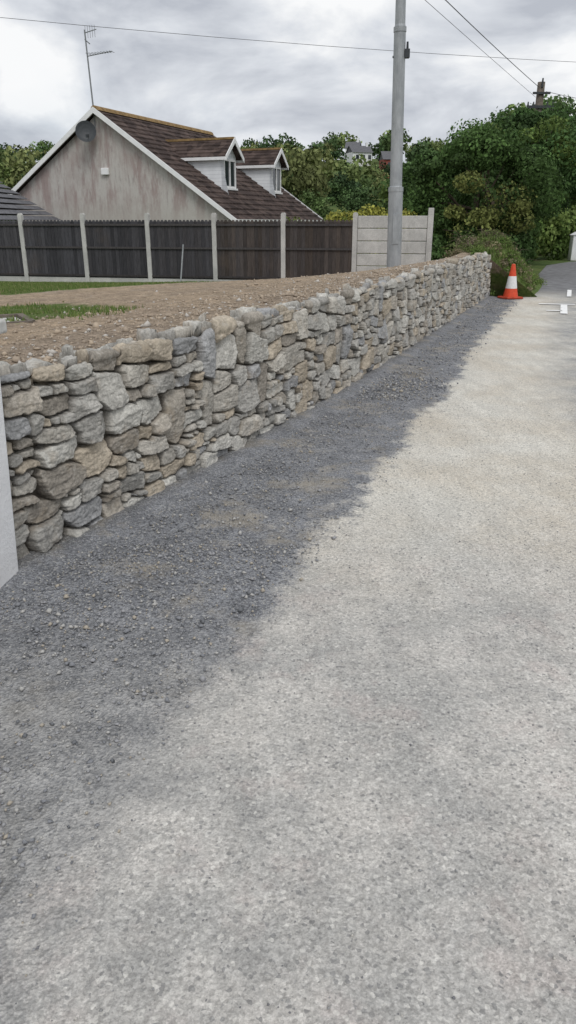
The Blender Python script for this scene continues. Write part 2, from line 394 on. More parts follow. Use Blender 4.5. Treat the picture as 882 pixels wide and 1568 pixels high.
while z<.86:
    hgt_=R.uniform(.08,.17); hgt_=min(hgt_,.90-z); q=Vector((float(XW(17.58)),17.58)); tdir=Vector((.38,.925)); nv=Vector((.925,-.38))
    x=0
    while x<.42:
        wv=R.uniform(.14,.26); e=R.uniform(.02,.07)
        p0=q-nv*(x+.03+.05*z); p1=q-nv*min(x+wv-.01,.45); 
        a=[p0-tdir*.1,p1-tdir*.1,p1+tdir*e,p0+tdir*e]
        mb.hexa([(*a[0],z),(*a[1],z),(*a[2],z),(*a[3],z),(*a[0],z+hgt_-.01),(*a[1],z+hgt_-.01),(*a[2],z+hgt_-.01),(*a[3],z+hgt_-.01)],tuple(pal[R.integers(8)]))
        x+=wv
    z+=hgt_
mb.obj('wall_end_stones',MAT_STONE,wall,bevel=.015)

# ------------------------------------------------------------ bank (soil + lawn)
F0=np.array((1.757,20.7))
def dfence(X,Y): return (F0[0]-X)*.208+(F0[1]-Y)*.978
def bank_z(X,Y):
    d=(XW(Y)-X)*.925; df=np.clip(dfence(X,Y),0,None); D=np.clip(d,0,None)+df
    q=np.clip((d-.8)/np.clip(D-.8,.3,None),0,1)
    z=.885*(1-q)**1.12-.02*q
    past=sstep(-1.05,-.0,d)*np.where(d<.02,sstep(17.55,18.6,Y),1)
    past=np.where(Y>17.5,past,1)
    z=z+.36*np.exp(-(((X-4.8)/.8)**2+((Y-19.1)/.7)**2))
    z=z*past
    z=z*np.where(Y>19.6,sstep(22.5,19.6,Y)*(d<2.2)+(d>=2.2),1)
    nz=.025*fbm(X*1.3,Y*1.3,71,4)*(1-q)+.022*fbm(X*8,Y*8,75,3)*(1-q*.6)
    return z+nz*np.clip(past,0.0,1)-.035*(1-past)
ys=np.concatenate([np.linspace(-1,3,20),np.linspace(3.05,24,330)]); un=np.linspace(0,1,240)**1.7
YB,UB=np.meshgrid(ys,un,indexing='ij')
xm=np.where(YB<2.95,-1.62+(YB-2.95)*.2,XW(YB)-.13+ (YB>17.6)*1.3)
xm=np.where((YB>=2.95)&(YB<3.3),np.minimum(xm,XW(YB)-.13),xm)
XB=xm-UB*(xm+15)
ZB=bank_z(XB,YB)
d=(XW(YB)-XB)*.925
line=XB-(-.9+(YB-19.7)*.50)
g1=sstep(.6,-.6,line)*sstep(9.6,11.5,YB)*sstep(.2,-.8,XB+1.0)
g2=1-np.clip(np.hypot((XB+3.5)/2.3,(YB-7.6)/2.0),0,2)
g2=np.clip(g2*1.8,0,1)
g3=1.4*(d<.5)*(YB>17.6)
g4=sstep(-5.2,-7.5,XB)
grass=np.maximum.reduce([g1,g2,g3,g4*.8])
np_mesh('soil_bank_lawn',np.stack([XB,YB,ZB],-1).reshape(-1,3),grid_faces(len(ys),len(un)),MAT_BANK,attrs={'grass':grass,'dwl':np.abs(d)},smooth=True)

def lumps(name,pos,size,cols,mat,squash=.7,parent=None):
    n=len(pos); base=np.array([(1,0,0),(0,1,0),(-1,0,0),(0,-1,0),(0,0,1),(0,0,-1)],float)
    V=base[None]*R.uniform(.55,1.25,(n,6,1)); V=V+R.normal(0,.16,(n,6,3)); a=R.random(n)*6.28; c_,s_=np.cos(a)[:,None],np.sin(a)[:,None]
    V=np.stack([V[...,0]*c_-V[...,1]*s_,V[...,0]*s_+V[...,1]*c_,V[...,2]*squash],-1)*size[:,None,None]+pos[:,None,:]
    F=np.array([(0,1,4),(1,2,4),(2,3,4),(3,0,4),(1,0,5),(2,1,5),(3,2,5),(0,3,5)])
    FF=(np.arange(n)[:,None,None]*6+F[None]).reshape(-1,3)
    return np_mesh(name,V.reshape(-1,3),FF,mat,cols=np.repeat(cols,6,axis=0),parent=parent)
# gravel
N=30000
y=R.choice([0,1,2],N,p=[.45,.40,.15]).astype(float)
yy=np.where(y==0,R.uniform(1.0,3.6,N),np.where(y==1,R.uniform(3.3,8.5,N),R.uniform(8,17,N)))
xl=np.where(yy<3.2,-1.9,XW(yy)-.02); xr_=np.interp(yy,EY,EX)+.05
f=R.beta(1.0,1.35,N); xx=xl+f*(xr_-xl)+R.normal(0,.04,N)
dens=fbm(xx*2.2,yy*2.2,91,3); keep=(dens>-.18)|(R.random(N)<.25); keep&=~((yy<3.3)&(xx<-1.28-.2*(3.24-yy))&(yy>.3)); keep&=(yy>2.2)|(R.random(N)<.5)
xx=xx[keep]; yy=yy[keep]
sz=np.clip(R.lognormal(-5.4,.48,len(xx)),.0022,.016)*np.where(yy>7,1.5,1)
tone=np.array([(.23,.235,.25),(.32,.32,.33),(.44,.43,.41),(.16,.165,.175),(.40,.36,.30)])[R.choice(5,len(xx),p=[.32,.28,.18,.12,.10])]
lumps('loose_gravel',np.stack([xx,yy,sz*.35+.003],-1),sz,tone,MAT_CLOD,.75)
N=7000; yy=R.uniform(.9,7,N); xx=R.uniform(-.6,3,N); sz=np.clip(R.lognormal(-6.0,.35,N),.0015,.006)
lumps('road_grit',np.stack([xx,yy,sz*.3+.002],-1),sz,np.array([(.30,.30,.30),(.52,.50,.46),(.19,.19,.20)])[R.integers(0,3,N)],MAT_CLOD,.7)
N=14000; yy=R.uniform(3.2,17.5,N); dd=.10+R.exponential(.7,N); xx=XW(yy)-dd/.925
k=(dfence(xx,yy)>.3)&(xx>-8); xx,yy=xx[k],yy[k]; sz=np.clip(R.lognormal(-4.7,.55,len(xx)),.004,.042)
lumps('soil_clods',np.stack([xx,yy,bank_z(xx,yy)+sz*.2],-1),sz,np.array([(.36,.295,.23),(.44,.36,.275),(.31,.255,.20),(.49,.46,.42)])[R.choice(4,len(xx),p=[.4,.3,.16,.14])],MAT_CLOD,.7)

def blades(name,x,y,z,h,cols,lean=.45,wd=.006):
    n=len(x); a=R.random(n)*6.28; l=R.random(n)*lean; hx=np.cos(a)*h*l; hy=np.sin(a)*h*l; px_=-np.sin(a)*wd; py_=np.cos(a)*wd
    V=np.stack([np.stack([x-px_,y-py_,z],-1),np.stack([x+px_,y+py_,z],-1),np.stack([x+hx,y+hy,z+h],-1)],1)
    return np_mesh(name,V.reshape(-1,3),np.arange(3*n).reshape(n,3),MAT_LEAF,cols=np.repeat(cols,3,axis=0))
def gcol(n,a=(.085,.145,.035),b=(.20,.26,.08),dry=.1):
    t=R.random((n,1)); c=np.array(a)*(1-t)+np.array(b)*t; k=R.random(n)<dry; c[k]=np.array((.34,.28,.16))*R.uniform(.7,1.2,(k.sum(),1)); return c
N=110000; xx=R.uniform(-9,-.5,N); yy=R.uniform(5.6,21.5,N)
ln=xx-(-.9+(yy-19.7)*.5); p1=(ln<-.1)&(yy>10.6+.6*fbm(xx,yy,99,3))&(xx<-1.2); p2=np.hypot((xx+3.5)/2.3,(yy-7.6)/2.0)<.72+.5*fbm(xx*1.7,yy*1.7,95,3)
k=(p1|p2)&(fbm(xx*3,yy*3,97,3)>-.28)&(dfence(xx,yy)>.12); xx,yy=xx[k],yy[k]
blades('lawn_grass',xx,yy,bank_z(xx,yy)-.005,R.uniform(.02,.055,len(xx)),gcol(len(xx)),wd=.008)
N=18000; xx=R.uniform(4.3,7.8,N); yy=R.uniform(17.68,24,N); k=(xx<np.interp(yy,Ly,Lx)+.12)&(xx>XW(yy)-.6); xx,yy=xx[k],yy[k]
blades('verge_grass',xx,yy,np.maximum(bank_z(xx,yy)*(xx<XW(yy)+1),-.05),R.uniform(.05,.2,len(xx)),gcol(len(xx),dry=.22),wd=.012)

# ------------------------------------------------------------ foliage generator
def clump_leaves(C,Rr,n,size,tint,aspect=.6,inner=.55):
    k=len(C); idx=np.repeat(np.arange(k),n); N=len(idx)
    dirs=R.normal(0,1,(N,3)); dirs/=np.linalg.norm(dirs,axis=1)[:,None]
    r=inner+(1.12-inner)*R.random(N)**.6
    p=C[idx]+dirs*Rr[idx]*r[:,None]
    nrm=dirs+R.normal(0,.55,(N,3)); nrm/=np.linalg.norm(nrm,axis=1)[:,None]
    u=np.cross(nrm,R.normal(0,1,(N,3))); u/=np.linalg.norm(u,axis=1)[:,None]+1e-9; v=np.cross(nrm,u)
    s=size*R.uniform(.6,1.4,N)[:,None]; v=v*aspect
    V=np.stack([p-u*s,p-v*s+nrm*s*.15,p+u*s,p+v*s+nrm*s*.15],1)
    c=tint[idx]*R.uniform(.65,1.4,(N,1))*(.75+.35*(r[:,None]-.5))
    return V.reshape(-1,3),np.repeat(c,4,axis=0)
def leaf_obj(name,V,c,parent=None,mat=None):
    return np_mesh(name,V,np.arange(len(V)).reshape(-1,4),mat or MAT_LEAF,cols=c,parent=parent)
def ellipsoid_clumps(c,r,k,cr,lo=-1.0):
    out=[]
    while len(out)<k:
        d=R.normal(0,1,3); d/=np.linalg.norm(d)
        if d[2]<lo: continue
        rr=R.uniform(.45,1.0)**.5
        out.append(np.array(c)+d*np.array(r)*rr)
    C=np.array(out); Rr=np.repeat(R.uniform(.55,1.5,(k,1))*cr,3,axis=1)*np.array([1.1,1.1,.72]); return C,Rr
def tree(name,base,c,r,k,cr,n,size,green,light,trunk_r=.16,lightfrac=.25,stems=1,lightpos=None):
    e=empty(name,base); b=np.array(base); c=np.array(c)-b
    C,Rr=ellipsoid_clumps(c,r,k,cr)
    tint=np.array(green)*R.uniform(.6,1.45,(k,1))
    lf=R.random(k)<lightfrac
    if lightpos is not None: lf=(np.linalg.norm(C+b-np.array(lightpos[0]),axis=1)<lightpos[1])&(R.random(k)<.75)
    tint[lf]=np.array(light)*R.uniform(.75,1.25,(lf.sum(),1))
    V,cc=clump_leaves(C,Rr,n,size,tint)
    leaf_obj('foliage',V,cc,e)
    mb=MB()
    for s_ in range(stems):
        o=Vector((R.normal(0,.25),R.normal(0,.25),0)) if stems>1 else Vector((0,0,0))
        top=Vector(tuple(c))+Vector((R.normal(0,.3),R.normal(0,.3),.1)); f=o.lerp(top,.45)+Vector((R.normal(0,.1),R.normal(0,.1),0))
        mb.tube([o-Vector((0,0,.2)),o.lerp(f,.5),f,top],[trunk_r*1.3,trunk_r,trunk_r*.75,trunk_r*.35],9)
        for j in range(s_,k,max(2*stems,2)):
            q=Vector(tuple(C[j])); st=f.lerp(top,R.random()*.8); md=st.lerp(q,.5)+Vector((0,0,.12*r[2]*.4))
            mb.tube([st,md,q],[trunk_r*.4,trunk_r*.22,.012],5)
    mb.obj('trunk_and_limbs',MAT_BARK,e,smooth=True)
    return e
DG=(.080,.140,.042); LG=(.14,.205,.055)
tree('hawthorn_tree',(6.2,25.8,-.05),(6.1,25.6,2.3),(2.15,1.9,1.95),90,.50,430,.055,DG,(.20,.225,.07),.15,.38,3,((6.3,23.9,2.0),1.5))
tree('hawthorn_tree',(8.7,31.5,-.05),(9.2,31.6,3.75),(2.5,2.2,1.8),75,.60,460,.065,(.060,.112,.036),LG,.22,.18,2)
tree('ash_tree',(13.5,42,-.05),(13.8,42,4.4),(4,3,3),80,.85,260,.12,(.09,.15,.05),(.15,.21,.07),.3,.35,1)
tree('sycamore_tree',(6.2,35,-.3),(6.2,35,2.3),(1.9,2,1.8),45,.55,260,.09,(.065,.115,.036),LG,.2,.25,2)
tree('sycamore_tree',(21,48,-.05),(21,48,4.5),(4.5,4,3.6),70,1.0,220,.16,(.085,.14,.04),LG,.3,.3,1)
def hedge(name,pts,rz,k,n,size,green,light,lf=.3,sp=.35):
    C=[];Rr=[]
    for i in range(k):
        t=R.random()*(len(pts)-1); j=int(t); f=t-j; p=np.array(pts[j])*(1-f)+np.array(pts[min(j+1,len(pts)-1)])*f
        hz=p[2]; C.append((p[0]+R.normal(0,sp),p[1]+R.normal(0,sp),R.uniform(.12,.9)*hz)); Rr.append((rz*R.uniform(.7,1.3),rz*R.uniform(.7,1.3),rz*.75))
    C=np.array(C);Rr=np.array(Rr); tint=np.array(green)*R.uniform(.7,1.25,(k,1)); l=R.random(k)<lf; tint[l]=np.array(light)*R.uniform(.8,1.2,(l.sum(),1))
    V,cc=clump_leaves(C,Rr,n,size,tint); return leaf_obj(name,V,cc)
hedge('roadside_hedge',[(4.2,23.6,1.2),(6.4,24.2,1.3),(7.4,26,1.3)],.38,60,230,.055,(.06,.11,.033),LG,.2)
hedge('roadside_hedge',[(8.6,31.5,1.1),(10.3,34.5,1.5)],.36,30,230,.06,(.06,.11,.033),LG,.3)
hedge('hedgerow',[(10.6,36,1.9),(13,37.5,2.2),(18,41,2.3),(28,46,2.4)],.6,110,200,.10,(.12,.19,.05),(.20,.27,.08),.4)
hedge('garden_hedge',[(.0,26.3,1.6),(2,25.6,2.1),(3.9,25.2,1.95)],.36,75,260,.05,(.16,.21,.045),(.36,.36,.08),.5,sp=.22)
# weed heap
k=60; a=R.random(k)*6.28; rr=R.random(k)**.6
C=np.stack([4.85+np.cos(a)*rr*1.05,18.95+np.sin(a)*rr*.85,0*a],-1); C[:,2]=bank_z(C[:,0],C[:,1])+.02
tint=np.array([(.28,.235,.15),(.16,.21,.07),(.33,.28,.19),(.13,.19,.055)])[R.choice(4,k,p=[.22,.33,.17,.28])]
V,cc=clump_leaves(C,np.repeat(R.uniform(.10,.22,(k,1)),3,axis=1),170,.028,tint,.35,.1)
heap=leaf_obj('bramble_heap',V,cc)
mb=MB()
for i in range(80):
    j=R.integers(k); p=Vector(tuple(C[j])); q=p+Vector((R.normal(0,.28),R.normal(0,.28),R.uniform(0,.28)))
    mb.tube([p,p.lerp(q,.5)+Vector((0,0,.10)),q],[.006,.005,.003],4,(.2,.15,.09))
mb.obj('stems',MAT_BARK,heap)
k=150; t=R.random(k)**1.4; yy=17.72+t*4.4; xx=XW(yy)+R.uniform(-.45,.9,k); C=np.stack([xx,yy,np.maximum(bank_z(xx,yy),0)+.03],-1)
tint=np.array([(.13,.205,.05),(.19,.26,.075),(.30,.26,.16)])[R.choice(3,k,p=[.5,.3,.2])]
V,cc=clump_leaves(C,np.repeat(R.uniform(.08,.18,(k,1)),3,axis=1),130,.026,tint,.4,.1); leaf_obj('verge_weeds',V,cc)

# ------------------------------------------------------------ distant woodland
def mkvars(nl,sz,cnt=5):
    o=[]
    for q in range(cnt):
        C,Rr=ellipsoid_clumps((0,0,.55),(.34,.34,.38),13,.18,-.6); tint=np.repeat(R.uniform(.6,1.35,(13,1)),3,axis=1)
        o.append(clump_leaves(C,Rr,nl,sz,tint,.75,.5))
    return o
vn=mkvars(130,.030); vf=mkvars(45,.046)
VV=[];CC=[]
pal_t=np.array([(.075,.125,.048),(.11,.165,.06),(.16,.205,.075),(.055,.095,.042),(.19,.215,.085)])
yv=92.
while yv<352:
    half=.41*yv+22; st_=8.5+yv*.010; xv=-half
    while xv<half:
        xv+=st_
        if R.random()<.10: continue
        if yv<120 and R.random()<.3: continue
        x=xv+R.normal(0,2.5); y=yv+R.normal(0,2.5); s=R.uniform(6.0,12.0) if yv>120 else R.uniform(3.5,6.5)
        if 15<x<33 and 205<y<300 and abs(x/y-.1)<.035: 
            if y>250: continue
            s*=.7
        near_=y<160; v,c=(vn if near_ else vf)[R.integers(5)]
        if near_ and (x/y<-.42 or x/y>.42): continue
        z=float(ground_z(np.array([x]),np.array([y]))[0])
        cc=c*pal_t[R.choice(5,p=[.28,.24,.20,.16,.12])]*R.uniform(.75,1.3)
        VV.append(v*np.array([s,s,s*R.uniform(.8,1.15)])+np.array([x,y,z-.06*s])); CC.append(cc)
    yv+=10.0+yv*.02
leaf_obj('distant_woodland',np.concatenate(VV),np.concatenate(CC),mat=MAT_WOOD)
def far_house(name,x,y,z,w,wallmat,rz):
    e=empty(name,(x,y,z),rz); mb=MB(); mb.prism([(-w/2,-3),(w/2,-3),(w/2,3),(-w/2,3)],0,6); mb.obj('walls',wallmat,e)
    mb=MB(); mb.poly([(-w/2-.3,-.4,2.9),(w/2+.3,-.4,2.9),(w/2+.3,3,5.2),(-w/2-.3,3,5.2)]); mb.poly([(-w/2-.3,6.4,2.9),(w/2+.3,6.4,2.9),(w/2+.3,3,5.2),(-w/2-.3,3,5.2)])
    mb.poly([(-w/2,0,3),(-w/2,6,3),(-w/2,3,5.1)]); mb.poly([(w/2,0,3),(w/2,6,3),(w/2,3,5.1)]); mb.obj('roof',MAT_SLATE,e)
    mb=MB()
    for xx_ in np.arange(-w/2+1.2,w/2-.6,2.2): mb.box(xx_,xx_+1.1,-.06,.02,.9,2.2)
    mb.obj('windows',MAT_GLASS,e)
    mb=MB(); mb.box(w/2-1.2,w/2-.5,2.6,3.4,4.6,6.2); mb.obj('chimney',wallmat,e)
far_house('hillside_house',25,275,20.5,7.0,MAT_REND,.3)
far_house('hillside_house',23.5,300,24.0,5,MAT_REND,-.2)
far_house('brick_house',28.6,225,14.8,4.5,MAT_BRICK,.1)

# ------------------------------------------------------------ bungalow
hs=empty('bungalow',(-7.1,31,0),math.radians(-22.15)); LEN=8.9
mb=MB(); mb.prism([(-4.3,-.8),(5.35,-.8),(5.35,1.80),(0,5.36),(-4.3,2.58)],0,LEN); mb.obj('walls',MAT_DASH,hs)
def tiles(mb,xa,za,xb,zb,y0,y1,rows,th=.05):
    for i in range(rows):
        f0=i/rows; f1=(i+1)/rows
        x0=xa+(xb-xa)*f0; z0=za+(zb-za)*f0; x1=xa+(xb-xa)*f1; z1=za+(zb-za)*f1
        mb.hexa([(x0,y0,z0-.06),(x1,y0,z1-.06),(x1,y1,z1-.06),(x0,y1,z0-.06),(x0,y0,z0),(x1,y0,z1+th),(x1,y1,z1+th),(x0,y1,z0)])
mb=MB(); tiles(mb,0,5.5,5.75,5.5-.668*5.75,-.2,LEN+.25,20); tiles(mb,0,5.5,-4.62,5.5-.649*4.62,-.2,LEN+.25,16); mb.obj('roof',MAT_TILE,hs)
mb=MB()
for i in range(22):
    y0=-.2+i*(LEN+.4)/22; mb.prism([(-.16,5.46),(-.09,5.58),(0,5.62),(.09,5.58),(.16,5.46)],y0,y0+(LEN+.4)/22-.02)
mb.obj('ridge_tiles',MAT_RIDGE,hs)
mb=MB()
for y0 in (-.26,LEN+.26):
    mb.prism([(0,5.56),(5.8,5.56-.668*5.8),(5.8,5.38-.668*5.8),(0,5.36)],y0,y0+.04)
    mb.prism([(0,5.56),(0,5.36),(-4.68,5.38-.649*4.68),(-4.68,5.56-.649*4.68)],y0,y0+.04)
mb.obj('barge_boards',MAT_WHITE,hs)
mb=MB(); mb.box(5.72,5.84,-.2,LEN+.2,1.60,1.70); mb.obj('gutter',MAT_WHITE,hs)
def dormer(a0,wd):
    a1=a0+wd; mid=(a0+a1)/2; zt=4.0; zr=4.62; xf=4.05
    e=bpy.data.objects.new('dormer',None); link(e,hs)
    rf=lambda z:(5.5-z)/.668
    mb=MB(); mb.prism([(rf(zt),zt),(rf(2.6)-0,2.6),(xf,2.6),(xf,zt)],a0,a1)
    mb.poly([(xf,a0,zt),(xf,a1,zt),(xf,mid,zr-.05)]); mb.obj('cheeks',MAT_CLAD,e)
    mb=MB(); ov=.16; xo=xf+.28; ze=zt-.06
    for (ya) in (a0-ov,a1+ov):
        for r_ in range(5):
            f0=r_/5; f1=(r_+1)/5
            y0=mid+(ya-mid)*f0; y1=mid+(ya-mid)*f1; z0=zr+(ze-zr)*f0; z1=zr+(ze-zr)*f1
            xa=rf(z0)-.1; xb=rf(z1)-.1; t_=.035
            mb.hexa([(xa,y0,z0-.05),(xo,y0,z0-.05),(xo,y1,z1-.05),(xb,y1,z1-.05),(xa,y0,z0),(xo,y0,z0),(xo,y1,z1+t_),(xb,y1,z1+t_)])
    mb.obj('dormer_roof',MAT_TILE,e)
    mb=MB(); mb.box(rf(zr)-.1,xo,mid-.09,mid+.09,zr-.03,zr+.05); mb.obj('dormer_ridge',MAT_RIDGE,e)
    mb=MB()
    for ya in (a0-ov,a1+ov):
        mb.hexa([(xo,mid,zr-.16),(xo+.03,mid,zr-.16),(xo+.03,ya,ze-.14),(xo,ya,ze-.14),(xo,mid,zr+.03),(xo+.03,mid,zr+.03),(xo+.03,ya,ze+.03),(xo,ya,ze+.03)])
        mb.box(rf(ze)-.05,xo,ya-.02,ya+.02,ze-.12,ze-.01)
    y0,y1=a0+.14,a1-.14
    for (u0,u1,z0,z1) in ((y0,y1,2.86,2.93),(y0,y1,3.82,3.90),(y0,y0+.07,2.93,3.82),(y1-.07,y1,2.93,3.82),(mid-.04,mid+.04,2.93,3.82)):
        mb.box(xf+.0,xf+.06,u0,u1,z0,z1)
    mb.box(xf,xf+.1,a0+.05,a1-.05,2.79,2.86)
    mb.obj('fascia_and_frame',MAT_WHITE,e)
    mb=MB(); mb.box(xf-.01,xf+.025,y0+.07,y1-.07,2.93,3.82); mb.obj('glass',MAT_GLASS,e)
dormer(2.05,1.3); dormer(6.75,1.3)
mb=MB(); mb.box(.02,.34,-.1,0,3.28,3.52); mb.obj('alarm_box',MAT_WHITE,hs,bevel=.02)
mb=MB(); mb.tube([(-.35,0,4.55),(-.35,-.25,4.55),(-.28,-.32,4.75)],[.03,.03,.03],6)
mb.tube([(-.2,-.35,4.65),(.02,-.75,4.55)],[.012,.012],5); mb.box(-.02,.06,-.8,-.7,4.5,4.6)
cen=Vector((-.28,-.40,4.72)); nd=Vector((.55,-.8,.25)).normalized(); ua=nd.cross(Vector((0,0,1))).normalized(); va=ua.cross(nd)
for r0,r1,d0,d1 in ((0,.13,0,.01),(.13,.27,.01,.04),(.27,.38,.04,.085)):
    for i in range(20):
        t0=i*math.pi/10; t1=(i+1)*math.pi/10
        P_=lambda r,t,dd: cen+ua*r*math.cos(t)+va*r*math.sin(t)+nd*dd
        mb.poly([P_(r0,t0,d0),P_(r1,t0,d1),P_(r1,t1,d1),P_(r0,t1,d0)])
mb.obj('satellite_dish',MAT_DARK,hs)
mb=MB(); ax,ay=-.12,.0
mb.tube([(ax,ay,4.9),(ax-.12,ay,8.05)],[.03,.026],6)
mb.tube([(ax-.12,ay,7.95),(ax+.45,ay-.1,8.0)],[.018,.016],5)
mb.tube([(ax-.1,ay,7.22),(ax+1.15,ay-.25,7.25)],[.018,.016],5)
for i in range(9): 
    x_=ax+.1+i*.125; mb.tube([(x_,ay-.2-.16,7.25),(x_,ay-.2+.16,7.25)],[.009,.009],4)
for i in range(5):
    x_=ax-.02+i*.1; mb.tube([(x_,ay-.1,7.9-.14),(x_,ay-.1,8.0+.14)],[.009,.009],4)
mb.tube([(ax-.14,ay,7.75),(ax+.06,ay,7.6)],[.02,.02],5); mb.obj('tv_aerial',MAT_ALU,hs)
ob=empty('outbuilding',(-11.9,28.6,-.6)); mb=MB(); mb.box(-2.9,2.9,-2.9,2.9,0,2.1); mb.obj('walls',MAT_DASH,ob)
mb=MB(); pk=(0,0,4.6); e_=3.15; cs=[(-e_,-e_,2.05),(e_,-e_,2.05),(e_,e_,2.05),(-e_,e_,2.05)]
for i in range(4):
    a=Vector(cs[i]); b=Vector(cs[(i+1)%4]); p=Vector(pk)
    for r_ in range(14):
        f0=r_/14; f1=(r_+1)/14; mb.poly([a.lerp(p,f0)+Vector((0,0,.05)),b.lerp(p,f0)+Vector((0,0,.05)),b.lerp(p,f1),a.lerp(p,f1)])
mb.obj('roof',MAT_SLATE,ob)

# ------------------------------------------------------------ fences
fr=math.atan2(.208,-.978)
fe=empty('timber_fence',(F0[0],F0[1],-.04),fr)
SP=1.92; mb=MB(); mc=MB(); mg=MB(); mr=MB()
for k in range(0,8):
    x0=k*SP; mc.box(x0-.06,x0+.06,-.06,.06,-.3,1.84); mc.prism([(x0-.06,1.84),(x0+.06,1.84),(x0+.03,1.88),(x0-.03,1.88)],-.05,.05)
    if k==7: break
    mg.box(x0+.063,x0+SP-.063,-.025,.025,-.2,.16)
    nb=17; bw=(SP-.126)/nb; pt=R.uniform(.85,1.15); warm=[.55,.45,.12,.08,.05,.08,.05][k]
    for i in range(nb):
        xa=x0+.063+i*bw; g_=R.uniform(.75,1.3)*pt; hue=warm*R.uniform(.6,1.3)
        col=(.052*g_*(1+.6*hue),.052*g_*(1+.2*hue),.059*g_*(1-.2*hue))
        mb.hexa([(xa,.012,.163),(xa+bw+.008,.0,.163),(xa+bw+.008,.018,.163),(xa,.026,.163),(xa,.012,1.65),(xa+bw+.008,.0,1.65),(xa+bw+.008,.018,1.65),(xa,.026,1.65)],col)
        mb.prism([(xa+.002,1.65),(xa+bw-.002,1.65),(xa+bw*.5+.025,1.70),(xa+bw*.5-.025,1.70)],.004,.022,(col[0]*1.3,col[1]*1.3,col[2]*1.3))
    for z0 in (.95,1.55): mr.box(x0+.063,x0+SP-.063,.028,.062,z0,z0+.05,(.07,.065,.065))
    mr.box(x0+.063,x0+SP-.063,.028,.055,.2,.25,(.05,.046,.046))
mb.obj('boards',MAT_BOARD,fe); mc.obj('posts',MAT_CONC,fe); mg.obj('gravel_boards',MAT_CONC,fe); mr.obj('rails',MAT_BOARD,fe)
ce=empty('concrete_panel_fence',(F0[0],F0[1],-.04),fr); mc=MB()
mc.box(-1.93-.07,-1.93+.07,-.07,.07,-.3,1.98)
mc.obj('post',MAT_CONC,ce,bevel=.01)
mc=MB()
for i in range(6):
    z0=-.05+i*.31; mc.box(-1.857,-.065,-.03,.03,z0,z0+.296)
mc.obj('panels',MAT_CONC,ce,bevel=.012)
mb=MB(); mb.tube([(-2.92,20.9,-.05),(-2.80,21.0,1.05)],[.02,.02],6); mb.obj('garden_stake',MAT_GALV)
z0=float(bank_z(np.array([-2.7]),np.array([6.9]))[0])
sl_=empty('paving_edge',(-2.75,6.85,z0),.5); mb=MB(); mb.box(-.9,.35,-.03,.03,-.05,.05); mb.box(-.9,.32,-.62,-.56,-.05,.05); mb.box(.29,.35,-.56,-.03,-.05,.05); mb.obj('timber_edging',MAT_POLE,sl_)
mb=MB(); mb.box(-.9,.28,-.55,-.04,-.05,.025); mb.obj('paving_slab',MAT_CONC,sl_)

# white rendered wall on the left edge
mb=MB(); mb.hexa([(-1.31,3.24,-.1),(-1.72,3.30,-.1),(-2.25,.3,-.1),(-1.84,.3,-.1),(-1.255,3.25,1.15),(-1.72,3.30,1.15),(-2.25,.3,1.15),(-1.80,.3,1.15)])
wr=mb.obj('white_rendered_wall',MAT_REND,bevel=.012)
mb=MB(); mb.hexa([(-1.22,3.29,1.152),(-1.76,3.34,1.152),(-2.29,.26,1.152),(-1.76,.26,1.152),(-1.22,3.29,1.21),(-1.76,3.34,1.21),(-2.29,.26,1.21),(-1.76,.26,1.21)])
mb.obj('coping',MAT_CONC,wr,bevel=.01)

# ------------------------------------------------------------ lamp column
lc=empty('street_lamp',(2.15,15.8,.70),rot=(0,math.radians(-1.4),0))
mb=MB(); mb.tube([(0,0,-.3),(0,0,0),(0,0,1.5),(0,0,1.56),(0,0,4.2),(0,0,4.26),(0,0,8)],[.145,.145,.14,.118,.108,.094,.075],18); mb.obj('column',MAT_GALV,lc,smooth=False)
mb=MB(); mb.tube([(0,0,.0),(0,0,.05)],[.18,.18],16); mb.tube([(0,0,1.46),(0,0,1.54)],[.148,.148],16); mb.tube([(0,0,4.14),(0,0,4.22)],[.118,.118],16)
mb.tube([(0,0,8),(.3,-.1,8.3),(1.1,-.4,8.4)],[.04,.035,.03],8); mb.box(-.06,.06,-.152,-.11,.5,1.05); mb.obj('collars_and_arm',MAT_GALV,lc)
mb=MB(); mb.box(.09,.18,-.1,.02,3.72,3.86); mb.tube([(-.125,-.0,3.75),(.125,0,3.75)],[.02,.02],6); mb.tube([(.14,-.04,3.86),(.14,-.04,3.98)],[.025,.02],6)
mb.obj('bracket',MAT_DARK,lc)
mb=MB(); mb.hexa([(1.0,-.5,8.36),(1.6,-.7,8.38),(1.65,-.5,8.38),(1.05,-.25,8.36),(1.05,-.46,8.5),(1.5,-.62,8.47),(1.54,-.52,8.47),(1.1,-.3,8.5)]); mb.obj('lantern',MAT_ALU,lc,bevel=.02)

# ------------------------------------------------------------ telegraph poles and wires
def tpole(loc,h):
    e=empty('telegraph_pole',loc); mb=MB(); mb.tube([(0,0,-.3),(0,0,h)],[.19,.15],12); mb.obj('pole',MAT_POLE,e,smooth=True)
    mb=MB(); mb.box(-.55,.55,-.21,-.14,h-.95,h-.85); mb.box(-.35,.35,-.21,-.14,h-.45,h-.37); mb.tube([(0,-.15,h-.2),(0,-.15,h+.12)],[.05,.03],6)
    for x_ in (-.5,-.28,.28,.5): mb.tube([(x_,-.175,h-.85),(x_,-.175,h-.72)],[.04,.025],7)
    mb.tube([(.17,-.1,h-1.6),(.17,-.1,h-1.2)],[.06,.06],8); mb.obj('crossarms',MAT_DARK,e)
tpole((10.2,34,-.1),6.95); tpole((-11.6,-10,-.1),7.6)
def wire(p,q,sag,r,name='cable',parent=None):
    mb=MB(); pts=[]; 
    for i in range(25):
        t=i/24; v=Vector(p).lerp(Vector(q),t); v.z-=sag*4*t*(1-t); pts.append(v)
    mb.tube(pts,[r]*25,5); return mb.obj(name,MAT_WIRE,parent)
ow=empty('overhead_cables')
